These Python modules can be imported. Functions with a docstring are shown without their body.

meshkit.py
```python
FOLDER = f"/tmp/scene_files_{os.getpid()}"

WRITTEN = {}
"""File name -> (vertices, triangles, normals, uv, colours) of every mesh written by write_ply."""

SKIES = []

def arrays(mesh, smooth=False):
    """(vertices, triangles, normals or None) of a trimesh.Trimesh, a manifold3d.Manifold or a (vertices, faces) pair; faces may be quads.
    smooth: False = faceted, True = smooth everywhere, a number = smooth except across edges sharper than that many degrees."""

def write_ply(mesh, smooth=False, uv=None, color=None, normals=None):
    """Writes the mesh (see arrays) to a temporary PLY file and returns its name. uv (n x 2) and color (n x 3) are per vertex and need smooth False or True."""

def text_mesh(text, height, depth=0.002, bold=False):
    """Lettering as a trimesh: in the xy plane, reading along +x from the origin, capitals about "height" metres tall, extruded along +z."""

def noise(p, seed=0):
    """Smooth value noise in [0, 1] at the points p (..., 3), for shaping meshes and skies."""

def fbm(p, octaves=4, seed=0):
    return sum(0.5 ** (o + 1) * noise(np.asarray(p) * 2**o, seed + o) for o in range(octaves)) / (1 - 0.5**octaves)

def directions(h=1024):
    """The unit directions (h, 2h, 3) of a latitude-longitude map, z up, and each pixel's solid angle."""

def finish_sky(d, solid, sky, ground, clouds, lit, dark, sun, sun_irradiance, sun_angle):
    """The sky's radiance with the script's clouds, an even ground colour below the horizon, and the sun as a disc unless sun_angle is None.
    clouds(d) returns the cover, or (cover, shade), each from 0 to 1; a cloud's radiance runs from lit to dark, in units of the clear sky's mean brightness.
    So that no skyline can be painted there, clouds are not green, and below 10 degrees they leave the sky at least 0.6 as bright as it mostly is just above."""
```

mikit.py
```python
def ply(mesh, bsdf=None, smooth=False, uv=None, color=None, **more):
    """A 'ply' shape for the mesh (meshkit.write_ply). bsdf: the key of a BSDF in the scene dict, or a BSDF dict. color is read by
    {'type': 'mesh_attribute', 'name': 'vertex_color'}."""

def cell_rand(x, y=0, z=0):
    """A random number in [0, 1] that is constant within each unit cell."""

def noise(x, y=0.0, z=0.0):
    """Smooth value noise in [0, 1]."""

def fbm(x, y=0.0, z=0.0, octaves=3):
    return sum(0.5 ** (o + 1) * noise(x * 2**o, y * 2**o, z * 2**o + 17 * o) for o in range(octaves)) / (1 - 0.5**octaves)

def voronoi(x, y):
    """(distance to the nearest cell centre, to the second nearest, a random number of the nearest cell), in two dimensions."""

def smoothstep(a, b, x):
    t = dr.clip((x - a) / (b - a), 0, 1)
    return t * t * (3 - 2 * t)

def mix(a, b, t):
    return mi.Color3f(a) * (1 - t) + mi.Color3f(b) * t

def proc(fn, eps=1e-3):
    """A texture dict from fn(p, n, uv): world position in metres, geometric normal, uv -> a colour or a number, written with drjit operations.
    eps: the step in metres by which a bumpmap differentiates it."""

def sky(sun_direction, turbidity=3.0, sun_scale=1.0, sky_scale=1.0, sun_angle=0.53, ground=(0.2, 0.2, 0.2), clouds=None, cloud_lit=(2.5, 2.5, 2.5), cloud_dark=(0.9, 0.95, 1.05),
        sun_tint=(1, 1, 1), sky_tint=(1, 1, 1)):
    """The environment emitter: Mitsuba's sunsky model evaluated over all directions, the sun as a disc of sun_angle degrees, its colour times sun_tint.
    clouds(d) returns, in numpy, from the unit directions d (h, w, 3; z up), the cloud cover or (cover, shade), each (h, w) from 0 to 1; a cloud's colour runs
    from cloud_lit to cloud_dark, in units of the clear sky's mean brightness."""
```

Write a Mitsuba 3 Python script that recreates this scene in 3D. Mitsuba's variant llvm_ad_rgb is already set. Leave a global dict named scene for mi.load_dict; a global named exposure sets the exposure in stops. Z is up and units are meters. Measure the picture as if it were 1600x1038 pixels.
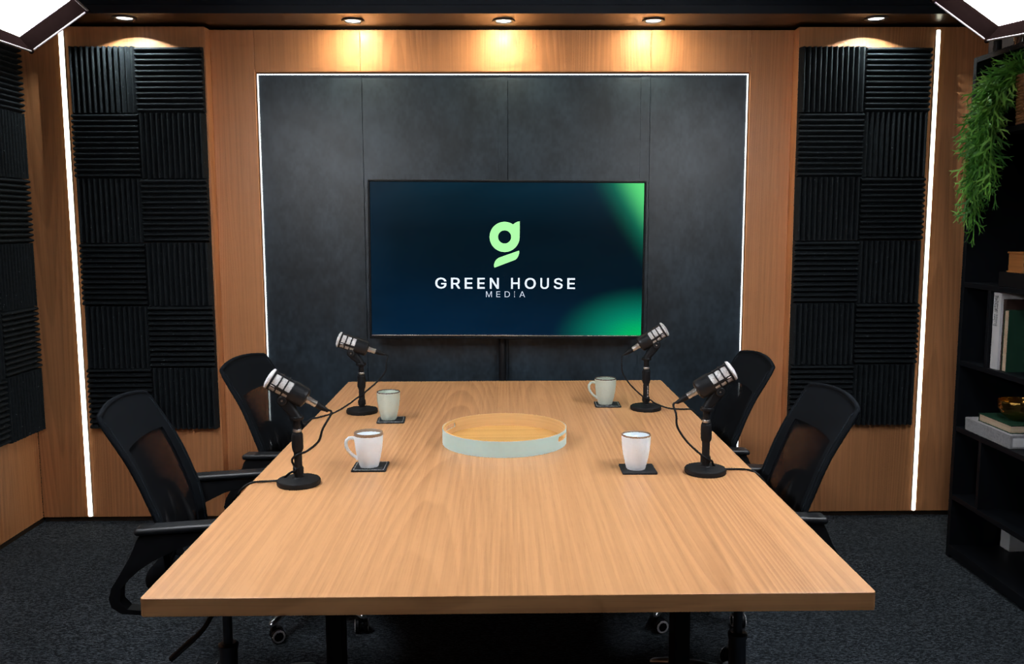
import math, random
import numpy as np, trimesh, mitsuba as mi, drjit as dr
import manifold3d as m3
from shapely.geometry import Polygon, Point, box as sbox
from shapely import affinity
import mikit, meshkit
from mikit import noise, fbm, smoothstep, mix, proc, cell_rand

rng = random.Random(7)
T4 = mi.ScalarTransform4f
PI = math.pi
scene, labels = {}, {}

# ------------------------------------------------------------------ camera, light levels, exposure
exposure = 3.0
UNIT = 0.125                         # radiance that shows as white at this exposure
F_PX = 1363.9985
CAM_O = np.array([-0.0138, -4.2742, 1.4865])
CAM_F = np.array([0.01439946, 0.99292975, -0.11782685])
CAM_U = np.array([0.00451425, 0.11777331, 0.99303025])
scene['camera'] = {'type': 'perspective', 'fov_axis': 'x', 'fov': math.degrees(2 * math.atan(800 / F_PX)),
                   'to_world': T4().look_at(origin=CAM_O.tolist(), target=(CAM_O + CAM_F).tolist(), up=CAM_U.tolist()),
                   'principal_point_offset_x': -3.957 / 1600, 'principal_point_offset_y': 8.107 / 1038, 'near_clip': 0.05, 'far_clip': 60.0}
L_SOFT = (27.5, 28.3, 29.8)          # softbox diffusers
L_STRIP = (2.6, 2.5, 1.9)            # vertical light strips
L_FRAME = (1.0, 1.12, 1.18)            # light line round the charcoal panel
L_LENS = (3.2, 3.6, 3.4)             # downlight lenses
I_SPOT = (0.90, 0.82, 0.60)          # downlight beams
L_SCREEN = 1.0
# unseen ceiling lamp behind the camera, softly lights table and carpet (built below)
L_UNSEEN = (20.0, 19.5, 19.0)

# ------------------------------------------------------------------ mesh helpers
def V(*a): return np.array(a, float)

def cat(ms): return trimesh.util.concatenate(ms)

def bx(c, s, b=0.0, rz=0.0):
    """box of size s centred on c, edges chamfered by b"""
    h = np.array(s, float) / 2
    if b <= 0:
        m = trimesh.creation.box(extents=s)
    else:
        pts = []
        for sx in (-1, 1):
            for sy in (-1, 1):
                for sz in (-1, 1):
                    for k in range(3):
                        p = h - b; p[k] = h[k]
                        pts.append(p * (sx, sy, sz))
        m = trimesh.convex.convex_hull(np.array(pts))
    if rz: m.apply_transform(trimesh.transformations.rotation_matrix(rz, [0, 0, 1]))
    m.apply_translation(c)
    return m

def bx2(x0, x1, y0, y1, z0, z1, b=0.0):
    return bx(((x0 + x1) / 2, (y0 + y1) / 2, (z0 + z1) / 2), (x1 - x0, y1 - y0, z1 - z0), b)

def lathe(profile, n=48):
    """closed profile [(r, z)...] spun about z"""
    p = np.array(profile, float)
    k = len(p)
    ang = np.arange(n) * 2 * PI / n
    v = np.stack([np.outer(np.cos(ang), p[:, 0]), np.outer(np.sin(ang), p[:, 0]), np.tile(p[:, 1], (n, 1))], -1).reshape(-1, 3)
    f = []
    for i in range(n):
        j = (i + 1) % n
        for a in range(k - 1):
            q = [i * k + a, j * k + a, j * k + a + 1, i * k + a + 1]
            f += [[q[0], q[1], q[2]], [q[0], q[2], q[3]]]
    m = trimesh.Trimesh(v, f, process=False)
    m.merge_vertices()
    m.update_faces(m.nondegenerate_faces())
    if m.volume < 0: m.invert()
    return m

def frame(d):
    d = np.asarray(d, float) / np.linalg.norm(d)
    a = np.cross(d, [0, 0, 1.0]) if abs(d[2]) < 0.9 else np.cross(d, [1.0, 0, 0])
    a /= np.linalg.norm(a)
    return d, a, np.cross(d, a)

def orient(m, o, d):
    """z axis of the mesh onto direction d, origin to o"""
    d, a, b = frame(d)
    M = np.eye(4); M[:3, 0], M[:3, 1], M[:3, 2], M[:3, 3] = a, b, d, o
    if np.linalg.det(M[:3, :3]) < 0: M[:3, 1] *= -1
    m = m.copy(); m.apply_transform(M)
    return m

def spline(pts, n=40):
    p = np.array(pts, float)
    p = np.vstack([2 * p[0] - p[1], p, 2 * p[-1] - p[-2]])
    out = []
    k = len(p) - 3
    per = max(2, n // k)
    for i in range(k):
        a, b, c, d = p[i:i + 4]
        for t in np.linspace(0, 1, per, endpoint=False):
            out.append(0.5 * (2 * b + (c - a) * t + (2 * a - 5 * b + 4 * c - d) * t ** 2 + (3 * b - a - 3 * c + d) * t ** 3))
    out.append(p[-2])
    return np.array(out)

def tube(path, r, n=10, flat=None):
    """tube along path; r number or list; flat=(scale_a, scale_b)"""
    path = np.array(path, float)
    k = len(path)
    r = np.broadcast_to(np.array(r, float), (k,))
    t = np.gradient(path, axis=0)
    t /= np.linalg.norm(t, axis=1, keepdims=True)
    _, a, b = frame(t[0])
    ang = np.arange(n) * 2 * PI / n
    v = []
    for i in range(k):
        a = a - t[i] * (a @ t[i]); a /= np.linalg.norm(a); b = np.cross(t[i], a)
        fa, fb = flat or (1, 1)
        v.append(path[i] + r[i] * (np.outer(np.cos(ang) * fa, a) + np.outer(np.sin(ang) * fb, b)))
    v = np.vstack(v + [path[:1], path[-1:]])
    f = []
    for i in range(k - 1):
        for j in range(n):
            q = [i * n + j, i * n + (j + 1) % n, (i + 1) * n + (j + 1) % n, (i + 1) * n + j]
            f += [[q[0], q[1], q[2]], [q[0], q[2], q[3]]]
    for j in range(n):
        f.append([k * n, (j + 1) % n, j]); f.append([k * n + 1, (k - 1) * n + j, (k - 1) * n + (j + 1) % n])
    m = trimesh.Trimesh(v, f, process=False)
    if m.volume < 0: m.invert()
    return m

def extrude(poly, h):
    return trimesh.creation.extrude_polygon(poly, h, engine='earcut')

def to_m3(m): 
    m = m.copy(); m.merge_vertices()
    return m3.Manifold(m3.Mesh(np.array(m.vertices, np.float32), np.array(m.faces, np.uint32)))

def from_m3(m):
    k = m.to_mesh()
    return trimesh.Trimesh(k.vert_properties[:, :3], k.tri_verts, process=False)

def hull_round(c, s, r, n=24):
    """rounded box as hull of spheres"""
    h = np.array(s, float) / 2 - r
    ms = []
    for sx in (-1, 1):
        for sy in (-1, 1):
            for sz in (-1, 1):
                ms.append(m3.Manifold.sphere(r, n).translate((np.array(c) + h * (sx, sy, sz)).tolist()))
    return from_m3(m3.Manifold.batch_hull(ms))

def thick_sheet(P, mask, t):
    """P (nu, nv, 3) grid, mask (nu-1, nv-1) cells kept, thickness t -> closed mesh"""
    nu, nv = P.shape[:2]
    du, dv = np.gradient(P, axis=0), np.gradient(P, axis=1)
    N = np.cross(du, dv); N /= np.linalg.norm(N, axis=-1, keepdims=True)
    top, bot = (P + N * t / 2).reshape(-1, 3), (P - N * t / 2).reshape(-1, 3)
    K = nu * nv
    idx = lambda i, j: i * nv + j
    f = []
    def cell(i, j): return 0 <= i < nu - 1 and 0 <= j < nv - 1 and mask[i, j]
    for i in range(nu - 1):
        for j in range(nv - 1):
            if not mask[i, j]: continue
            a, b, c, d = idx(i, j), idx(i + 1, j), idx(i + 1, j + 1), idx(i, j + 1)
            f += [[a, b, c], [a, c, d], [K + a, K + c, K + b], [K + a, K + d, K + c]]
            for (p, q, ok) in ((a, b, cell(i, j - 1)), (b, c, cell(i + 1, j)), (c, d, cell(i, j + 1)), (d, a, cell(i - 1, j))):
                if not ok: f += [[p, K + p, K + q], [p, K + q, q]]
    m = trimesh.Trimesh(np.vstack([top, bot]), f, process=False)
    m.remove_unreferenced_vertices()
    return m

# ------------------------------------------------------------------ scene helpers
def mat(key, **k):
    scene['mat_' + key] = {'type': 'principled', **k}
    return 'mat_' + key

def rgb(*c): return {'type': 'rgb', 'value': list(map(float, c))}

def plain(key, c, rough=0.5, spec=0.5, **k):
    return mat(key, base_color=rgb(*c), roughness=float(rough), specular=float(spec), **k)

def numbered(key):
    taken = lambda k: k in scene or k in labels or any(s.startswith(k + '__') for s in scene)
    if not taken(key): return key
    i = 1
    while taken(f'{key}_{i:03d}'): i += 1
    return f'{key}_{i:03d}'

reserved = set()
def thing(name, label, category, group=None):
    key = numbered(name)
    labels[key] = {'label': label, 'category': category}
    if group: labels[key]['group'] = group
    return key

def part(parent, name, mesh, m, smooth=35, label=None, light=None, kind=None, **more):
    key = numbered(parent + '__' + name) if parent else numbered(name)
    if isinstance(mesh, dict): d = {**mesh, **more}
    else: d = mikit.ply(mesh, m, smooth=smooth, **more)
    if light is not None:
        d['emitter'] = {'type': 'area', 'radiance': rgb(*[c * UNIT for c in light])}
    scene[key] = d
    if label or kind:
        labels[key] = {}
        if label: labels[key]['label'] = label
        if kind: labels[key]['kind'] = kind
    return key

def struct(name, mesh, m, smooth=False, label=None):
    scene[name] = mikit.ply(mesh, m, smooth=smooth)
    labels[name] = {'kind': 'structure'}
    if label: labels[name]['label'] = label
    return name

def single(name, label, category, mesh, m, smooth=35, group=None, light=None):
    key = part(None, name, mesh, m, smooth, light=light)
    labels[key] = {'label': label, 'category': category}
    if group: labels[key]['group'] = group
    return key

# ------------------------------------------------------------------ materials
def wood_fn(base, dark, horiz, along, seed, fine=1.0):
    """horiz(p), along(p): coordinates across and along the grain, metres"""
    def fn(p, n, uv):
        u, v = horiz(p, n), along(p, n)
        leafw = 0.33                                    # veneer leaves with cathedral figure, none alike
        q = u / leafw + 0.18 * noise(u * 1.3 + seed, v * 0.5, seed + 21)
        cell = dr.floor(q)
        r1, r2, r3 = cell_rand(cell, seed, 1), cell_rand(cell, seed, 2), cell_rand(cell, seed, 3)
        x = (q - cell - 0.35 - 0.3 * r1) * leafw + 0.022 * (noise(v * 0.9, cell * 7.3 + seed, 5.0) - 0.5)
        w = (170 + 210 * r2) * x * x + (1.4 + 2.0 * r3) * v * dr.select(r1 > 0.5, 1.0, -1.0) + 1.7 * noise(u * 6 + seed, v * 0.8, seed) + 0.45 * noise(u * 26 + seed, v * 1.8, seed + 3) + 9 * r3
        fr = w - dr.floor(w)
        ring = smoothstep(0.10, 0.84, fr) * (1 - smoothstep(0.88, 1.0, fr))
        streak = fbm(u * 120 + seed, v * 1.6, seed, 3)
        pore = noise(u * 420, v * 14, seed + 5)
        broad = fbm(u * 5 + seed, v * 0.5, seed + 9, 2)
        t = 0.46 * ring * smoothstep(0.15, 0.7, noise(u * 4 + seed, v * 0.8, seed + 2)) + 0.32 * smoothstep(0.3, 0.72, streak) + 0.20 * broad
        t = dr.clip(t * fine + 0.16 * smoothstep(0.62, 0.9, pore), 0, 1)
        return mix(base, dark, t)
    return fn

wall_h = lambda p, n: dr.select(dr.abs(n.x) > 0.7, p.y + 3.7, p.x)
wall_a = lambda p, n: p.z
WOOD_WALL = mat('wood_wall', base_color=proc(wood_fn((0.63, 0.278, 0.116), (0.45, 0.182, 0.072), wall_h, wall_a, 4.0)), roughness=0.42, specular=0.45)
tab_h = lambda p, n: dr.select(n.z > 0.5, p.x, p.z * 1.0 + 5.0)
tab_a = lambda p, n: dr.select(n.z > 0.5, p.y, dr.select(dr.abs(n.y) > 0.5, p.x, p.y))
WOOD_TABLE = mat('wood_table', base_color=proc(wood_fn((0.58, 0.300, 0.132), (0.42, 0.195, 0.080), tab_h, tab_a, 11.0)), roughness=0.38, specular=0.5)

def concrete_fn(p, n, uv):
    a = fbm(p.x * 3.1 + 5, p.z * 2.6, 1.0, 4)
    b = fbm(p.x * 14 + 3 * a, p.z * 8, 4.0, 4)
    c = fbm(p.x * 70, p.z * 45, 2.0, 2)
    scuff = smoothstep(0.52, 0.76, fbm(p.x * 4 + 20, p.z * 7, 3.0, 4))
    t = dr.clip(0.5 * a + 0.4 * b + 0.25 * c - 0.06, 0, 1)
    return mix((0.0030, 0.0070, 0.0108), (0.0210, 0.0390, 0.0560), smoothstep(0.1, 0.9, t)) * (1 - 0.25 * scuff)
CONCRETE = mat('concrete', base_color=proc(concrete_fn), roughness=0.42, specular=0.6)

def carpet_fn(p, n, uv):
    a = noise(p.x * 110, p.y * 330, 1.0)
    b = noise(p.x * 210 + 9, p.y * 480, 7.0)
    c = fbm(p.x * 9, p.y * 9, 2.0, 3)
    t = dr.clip(0.55 * a + 0.45 * b, 0, 1)
    t = smoothstep(0.30, 0.95, t) * (0.75 + 0.5 * c)
    return mix((0.014, 0.0180, 0.0215), (0.090, 0.105, 0.122), dr.clip(t, 0, 1))
CARPET = mat('carpet', base_color=proc(carpet_fn), roughness=0.95, specular=0.1)

def foam_fn(p, n, uv):
    c = cell_rand(dr.floor(p.x * 260), dr.floor(p.y * 260), dr.floor(p.z * 260))
    g = fbm(p.x * 90, p.y * 90, p.z * 90, 2)
    return mix((0.0055, 0.0080, 0.0098), (0.0135, 0.0190, 0.0225), g) + mi.Color3f(0.10, 0.12, 0.12) * dr.select(c > 0.9975, 1.0, 0.0)
FOAM = mat('foam', base_color=proc(foam_fn), roughness=0.85, specular=0.25)

CEIL = plain('ceiling', (0.012, 0.016, 0.021), 0.7, 0.3)
FASCIA = plain('fascia', (0.020, 0.028, 0.038), 0.5, 0.4)
SOFFIT = plain('soffit', (0.016, 0.010, 0.006), 0.25, 0.45)
GAP = plain('gap_black', (0.006, 0.005, 0.005), 0.8, 0.2)
GREYWALL = plain('grey_wall', (0.23, 0.23, 0.235), 0.8, 0.2)
DARKWALL = plain('dark_wall', (0.06, 0.06, 0.065), 0.8, 0.2)
PLINTH = plain('plinth', (0.030, 0.020, 0.014), 0.6, 0.3)
BLACK = plain('black_plastic', (0.0048, 0.0056, 0.0068), 0.5, 0.22)
BLACKSATIN = plain('black_satin', (0.0075, 0.0088, 0.0105), 0.38, 0.35)
BLACKPOWDER = plain('black_powder', (0.0065, 0.0072, 0.0082), 0.55, 0.25)
CABINET = plain('cabinet_black', (0.0042, 0.0056, 0.0078), 0.5, 0.18)
SCREENM = plain('screen', (0.001, 0.0015, 0.002), 0.3, 0.04)
BEZEL = plain('bezel', (0.006, 0.0075, 0.009), 0.5, 0.15)
CHROME = plain('chrome', (0.75, 0.76, 0.78), 0.12, 0.5, metallic=1.0)
STEEL = plain('steel', (0.55, 0.54, 0.52), 0.3, 0.5, metallic=1.0)
DARKSTEEL = plain('dark_steel', (0.08, 0.095, 0.11), 0.35, 0.5, metallic=0.7)
GRILLE = mat('grille', base_color=proc(lambda p, n, uv: mix((0.20, 0.195, 0.19), (0.60, 0.59, 0.57), smoothstep(0.15, 0.5, noise(p.x * 1500, p.y * 1500, p.z * 1500)))), roughness=0.45, metallic=0.15)
FABRIC = plain('chair_fabric', (0.0048, 0.0066, 0.0088), 0.85, 0.08)
MESHF = plain('chair_mesh', (0.0045, 0.0055, 0.0070), 0.85, 0.08)
STITCH = plain('stitch', (0.022, 0.032, 0.042), 0.8, 0.1)
WHEELGREY = plain('wheel_grey', (0.55, 0.54, 0.56), 0.5, 0.4)
def glaze(key, body, spot):
    def fn(p, n, uv):
        s = smoothstep(0.66, 0.76, noise(p.x * 420, p.y * 420, p.z * 420)) * smoothstep(0.45, 0.6, noise(p.x * 60, p.y * 60, p.z * 60))
        return mix(body, spot, s * 0.14)
    return mat(key, base_color=proc(fn), roughness=0.22, specular=0.5, clearcoat=0.4, clearcoat_gloss=0.9)
WHITEMUG = glaze('white_glaze', (0.80, 0.875, 0.92), (0.55, 0.48, 0.40))
GREENMUG = glaze('green_glaze', (0.50, 0.56, 0.475), (0.30, 0.31, 0.25))
RIMBROWN = plain('rim_brown', (0.26, 0.165, 0.10), 0.3, 0.5)
RIMDARK = plain('rim_dark', (0.085, 0.065, 0.05), 0.3, 0.5)
COASTER = plain('coaster', (0.010, 0.012, 0.015), 0.6, 0.35)
STITCHWHITE = plain('stitch_white', (0.45, 0.45, 0.44), 0.7, 0.3)
PAINTGREEN = plain('tray_paint', (0.45, 0.60, 0.56), 0.4, 0.5)
bam = lambda b, d, hx: proc(lambda p, n, uv: mix(b, d, dr.clip(0.5 * noise(hx(p) * 9 + dr.floor(hx(p) * 55), 3.3, 1.0) + 0.5 * fbm(hx(p) * 180, p.x * 5, 2.0, 2), 0, 1)))
BAMBOO = mat('bamboo', base_color=bam((0.74, 0.47, 0.21), (0.58, 0.33, 0.125), lambda p: p.z), roughness=0.4, specular=0.4)
BAMBOOFLOOR = mat('bamboo_floor', base_color=bam((0.66, 0.37, 0.115), (0.50, 0.26, 0.07), lambda p: p.y), roughness=0.38, specular=0.4)
SILVERPIPE = plain('silver_piping', (0.11, 0.10, 0.10), 0.6, 0.1)
SOFTBLACK = plain('softbox_fabric', (0.0022, 0.0012, 0.0011), 0.9, 0.0)
DIFFUSER = plain('diffuser', (0.8, 0.78, 0.75), 0.9, 0.1)
LEDBODY = plain('led_body', (0.7, 0.7, 0.66), 0.6, 0.3)
WHITEPAPER = plain('white_paper', (0.62, 0.62, 0.63), 0.6, 0.3)
INK = plain('ink', (0.03, 0.03, 0.035), 0.6, 0.2)
CREAM = mat('cream_pages', base_color=proc(lambda p, n, uv: mix((0.62, 0.50, 0.36), (0.46, 0.35, 0.24), noise(p.z * 900, 0.0, 0.0))), roughness=0.8, specular=0.1)
GREENCLOTH = plain('green_cloth', (0.012, 0.045, 0.026), 0.7, 0.2)
BROWNCLOTH = plain('brown_cloth', (0.040, 0.022, 0.018), 0.7, 0.2)
LINEN = mat('linen', base_color=proc(lambda p, n, uv: mix((0.20, 0.20, 0.21), (0.36, 0.36, 0.37), 0.5 * noise(p.y * 420, p.z * 90, p.x * 90) + 0.5 * noise(p.y * 90, p.z * 420, p.x * 420))), roughness=0.85, specular=0.15)
GOLD = plain('gold', (0.50, 0.30, 0.08), 0.14, 0.5, metallic=1.0)
ORANGEWOOD = mat('orange_wood', base_color=proc(wood_fn((0.42, 0.17, 0.05), (0.24, 0.08, 0.022), lambda p, n: p.z, lambda p, n: p.y, 2.0)), roughness=0.4, specular=0.4)
AMBER = mat('amber_glass', base_color=rgb(0.05, 0.018, 0.008), roughness=0.06, specular=0.6, clearcoat=1.0, clearcoat_gloss=0.97)
RATTAN = mat('rattan', base_color=proc(lambda p, n, uv: mix((0.30, 0.155, 0.065), (0.12, 0.055, 0.022), fbm(p.x * 120, p.y * 120, p.z * 160, 2))), roughness=0.6, specular=0.3)
LEAVES = []
for i, c in enumerate(((0.09, 0.30, 0.04), (0.17, 0.44, 0.065), (0.055, 0.20, 0.035), (0.27, 0.54, 0.11))):
    scene[f'mat_leaf_{i}'] = {'type': 'twosided', 'bsdf': {'type': 'principled', 'base_color': rgb(*c), 'roughness': 0.5, 'specular': 0.35}}
    LEAVES.append(f'mat_leaf_{i}')
SOIL = plain('soil', (0.02, 0.015, 0.01), 0.9, 0.1)

# ------------------------------------------------------------------ the room
XL, XR, YF, ZC = -2.318, 2.322, -5.6, 2.78
struct('floor', bx2(XL - 0.1, XR + 0.1, YF - 0.1, 0.25, -0.1, 0.0), CARPET, label='dark grey looped carpet with fine pale flecks')
struct('ceiling', bx2(XL - 0.1, XR + 0.1, YF - 0.1, 0.25, ZC, ZC + 0.1), CEIL, label='dark navy ceiling')
struct('wall_back', bx2(XL - 0.1, XR + 0.1, 0.13, 0.25, 0.0, ZC), GAP, label='back wall clad in wood boards round a charcoal centre')
struct('wall_left', bx2(XL - 0.12, XL - 0.02, YF, 0.13, 0.0, ZC), GAP, label='left wall clad in wood below and beside the foam')
struct('wall_right', bx2(XR, XR + 0.1, YF, 0.13, 0.0, ZC), GREYWALL, label='plain grey wall behind the black shelf')
struct('wall_front', bx2(XL - 0.1, XR + 0.1, YF - 0.1, YF, 0.0, ZC), DARKWALL, label='dark wall behind the viewer')

Z0, Z1 = 0.026, 2.412
STEP_L, STEP_R = -1.410, 1.4085
YC = 0.07                                    # front of the recessed centre boards
FX, FZ = 1.2015, 2.2165                      # half width and top of the charcoal panel opening
B = 0.0015
wb = 'wall_back'
part(wb, 'wood_panel', bx2(XL, STEP_L, 0.0, 0.128, Z0, Z1, B), WOOD_WALL, False)
part(wb, 'wood_panel', bx2(STEP_R, XR, 0.0, 0.128, Z0, Z1, B), WOOD_WALL, False)
part(wb, 'wood_panel', bx2(STEP_L + 0.001, -FX, YC, 0.128, Z0, Z1, B), WOOD_WALL, False)
part(wb, 'wood_panel', bx2(FX, STEP_R - 0.001, YC, 0.128, Z0, Z1, B), WOOD_WALL, False)
part(wb, 'wood_panel', bx2(-FX + 0.0012, -0.6925, YC, 0.128, FZ, Z1, B), WOOD_WALL, False)
part(wb, 'wood_panel', bx2(-0.6910, 0.7140, YC, 0.128, FZ, Z1, B), WOOD_WALL, False)
part(wb, 'wood_panel', bx2(0.7146, FX - 0.0012, YC, 0.128, FZ, Z1, B), WOOD_WALL, False)
seams = [-FX + 0.006, -0.690, 0.0185, 0.716, FX - 0.006]
for i in range(4):
    a, b = seams[i] + 0.0006, seams[i + 1] - 0.0006
    pm = bx2(a, b, YC + 0.016, 0.128, Z0, FZ - 0.006, 0.001)
    k = part(wb, 'charcoal_panel', pm, CONCRETE, False)
    if i in (1, 2):                           # narrow cover strip along the right edge of the two middle sheets
        part(k, 'cover_strip', bx2(b - 0.046, b, YC + 0.0135, YC + 0.0165, Z0, FZ - 0.010, 0.0005), CONCRETE, False)
part('wall_left', 'wood_panel', bx2(XL - 0.02, XL, YF, -0.001, Z0, Z1 + 0.02, B), WOOD_WALL, False)
struct('baseboard_back', bx2(XL, XR, 0.016, 0.13, 0.0, 0.024), PLINTH, label='dark recessed plinth under the back boards')
struct('baseboard_left', bx2(XL - 0.02, XL - 0.008, YF, 0.014, 0.0, 0.024), PLINTH, label='dark recessed plinth under the left boards')
# dark soffit over the back wall
struct('trim_1', bx2(XL - 0.02, XR, -0.212, 0.13, 2.424, 2.462, 0.001), SOFFIT, label='dark glossy soffit board holding the downlights')
struct('trim_2', bx2(XL - 0.02, XR, -0.216, -0.2125, 2.4225, 2.460, 0.001), FASCIA, label='dark navy edge of the soffit')
struct('trim_3', bx2(XL - 0.02, XR, -0.200, 0.13, 2.463, ZC, 0.001), FASCIA, label='dark navy bulkhead above the soffit')

# ------------------------------------------------------------------ light strips and downlights
def strip(x, z0, z1, w, label):
    k = thing('light_strip', label, 'light strip', 'vertical light strips in the wood boards')
    body = bx((x, -0.0035, (z0 + z1) / 2), (w, 0.007, z1 - z0), 0.001)
    part(k, 'housing', body, LEDBODY, False)
    rr = w / 2 - 0.001
    pl = sbox(-rr, z0 + rr, rr, z1 - rr).union(Point(0, z0 + rr).buffer(rr)).union(Point(0, z1 - rr).buffer(rr))
    m = extrude(pl, 0.003)
    m.apply_transform(np.array([[1, 0, 0, x], [0, 0, -1, -0.0072], [0, 1, 0, 0], [0, 0, 0, 1.0]]))
    part(k, 'diffuser', m, LEDBODY, False, light=L_STRIP)
strip(-2.0804, 0.03, 2.398, 0.025, 'tall glowing vertical light strip left of the foam, by the left corner')
strip(2.073, 0.03, 2.398, 0.022, 'tall glowing vertical light strip right of the foam, beside the black shelf')

g = 'cool light lines round the charcoal panel'
bar = lambda k, x0, x1, z0, z1: part(k, 'light_bar', bx2(x0, x1, YC + 0.006, YC + 0.0155, z0, z1, 0.001), LEDBODY, False, light=L_FRAME)
bar(thing('light_line', 'thin cool white upright light line at the left edge of the charcoal panel', 'light strip', g), -FX + 0.008, -FX + 0.0145, 0.05, FZ - 0.009)
bar(thing('light_line', 'thin cool white upright light line at the right edge of the charcoal panel', 'light strip', g), FX - 0.0145, FX - 0.008, 0.05, FZ - 0.009)
k = thing('light_line', 'thin cool white level light line along the top of the charcoal panel', 'light strip', g)
for a, b in ((-FX + 0.015, -0.691), (-0.689, 0.0175), (0.0195, 0.715), (0.717, FX - 0.015)): bar(k, a, b, FZ - 0.0145, FZ - 0.009)

DL = [(-1.729, -0.128, 'downlight in the soffit above the left foam'), (-0.698, -0.078, 'downlight in the soffit, left of the middle one'),
      (0.0006, -0.078, 'downlight in the soffit, middle one above the screen'), (0.697, -0.084, 'downlight in the soffit, right of the middle one'),
      (1.721, -0.128, 'downlight in the soffit above the right foam')]
for i, (x, y, lab) in enumerate(DL):
    outer = i in (0, 4)
    k = thing('downlight', 'small round ' + lab, 'downlight', 'downlights in the soffit')
    ring = lathe([(0.036, 0.0), (0.040, -0.006), (0.050, -0.006), (0.053, -0.002), (0.053, 0.0), (0.036, 0.0)], 40)
    ring.apply_translation((x, y, 2.4235))
    part(k, 'trim_ring', ring, BLACKSATIN, 40)
    lens = lathe([(0.0, 0.0), (0.0355, 0.0), (0.0355, -0.002), (0.024, -0.005), (0.0, -0.006)], 32)
    lens.apply_translation((x, y, 2.4235))
    part(k, 'lens', lens, LEDBODY, 40, light=[c * (0.8 if outer else 1.0) for c in L_LENS])
    s = (1.2, 1.45, 2.0) if outer else (1, 1, 1)
    scene[f'beam_{i}'] = {'type': 'spot', 'intensity': rgb(*[c * q * UNIT for c, q in zip(I_SPOT, s)]), 'cutoff_angle': 68.0 if outer else 86.0, 'beam_width': 56.0 if outer else 20.0,
                          'to_world': T4().look_at(origin=[x, y, 2.4155], target=[x, y + (0.17 if not outer else 0.0), 2.0], up=[1, 0, 0])}

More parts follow.
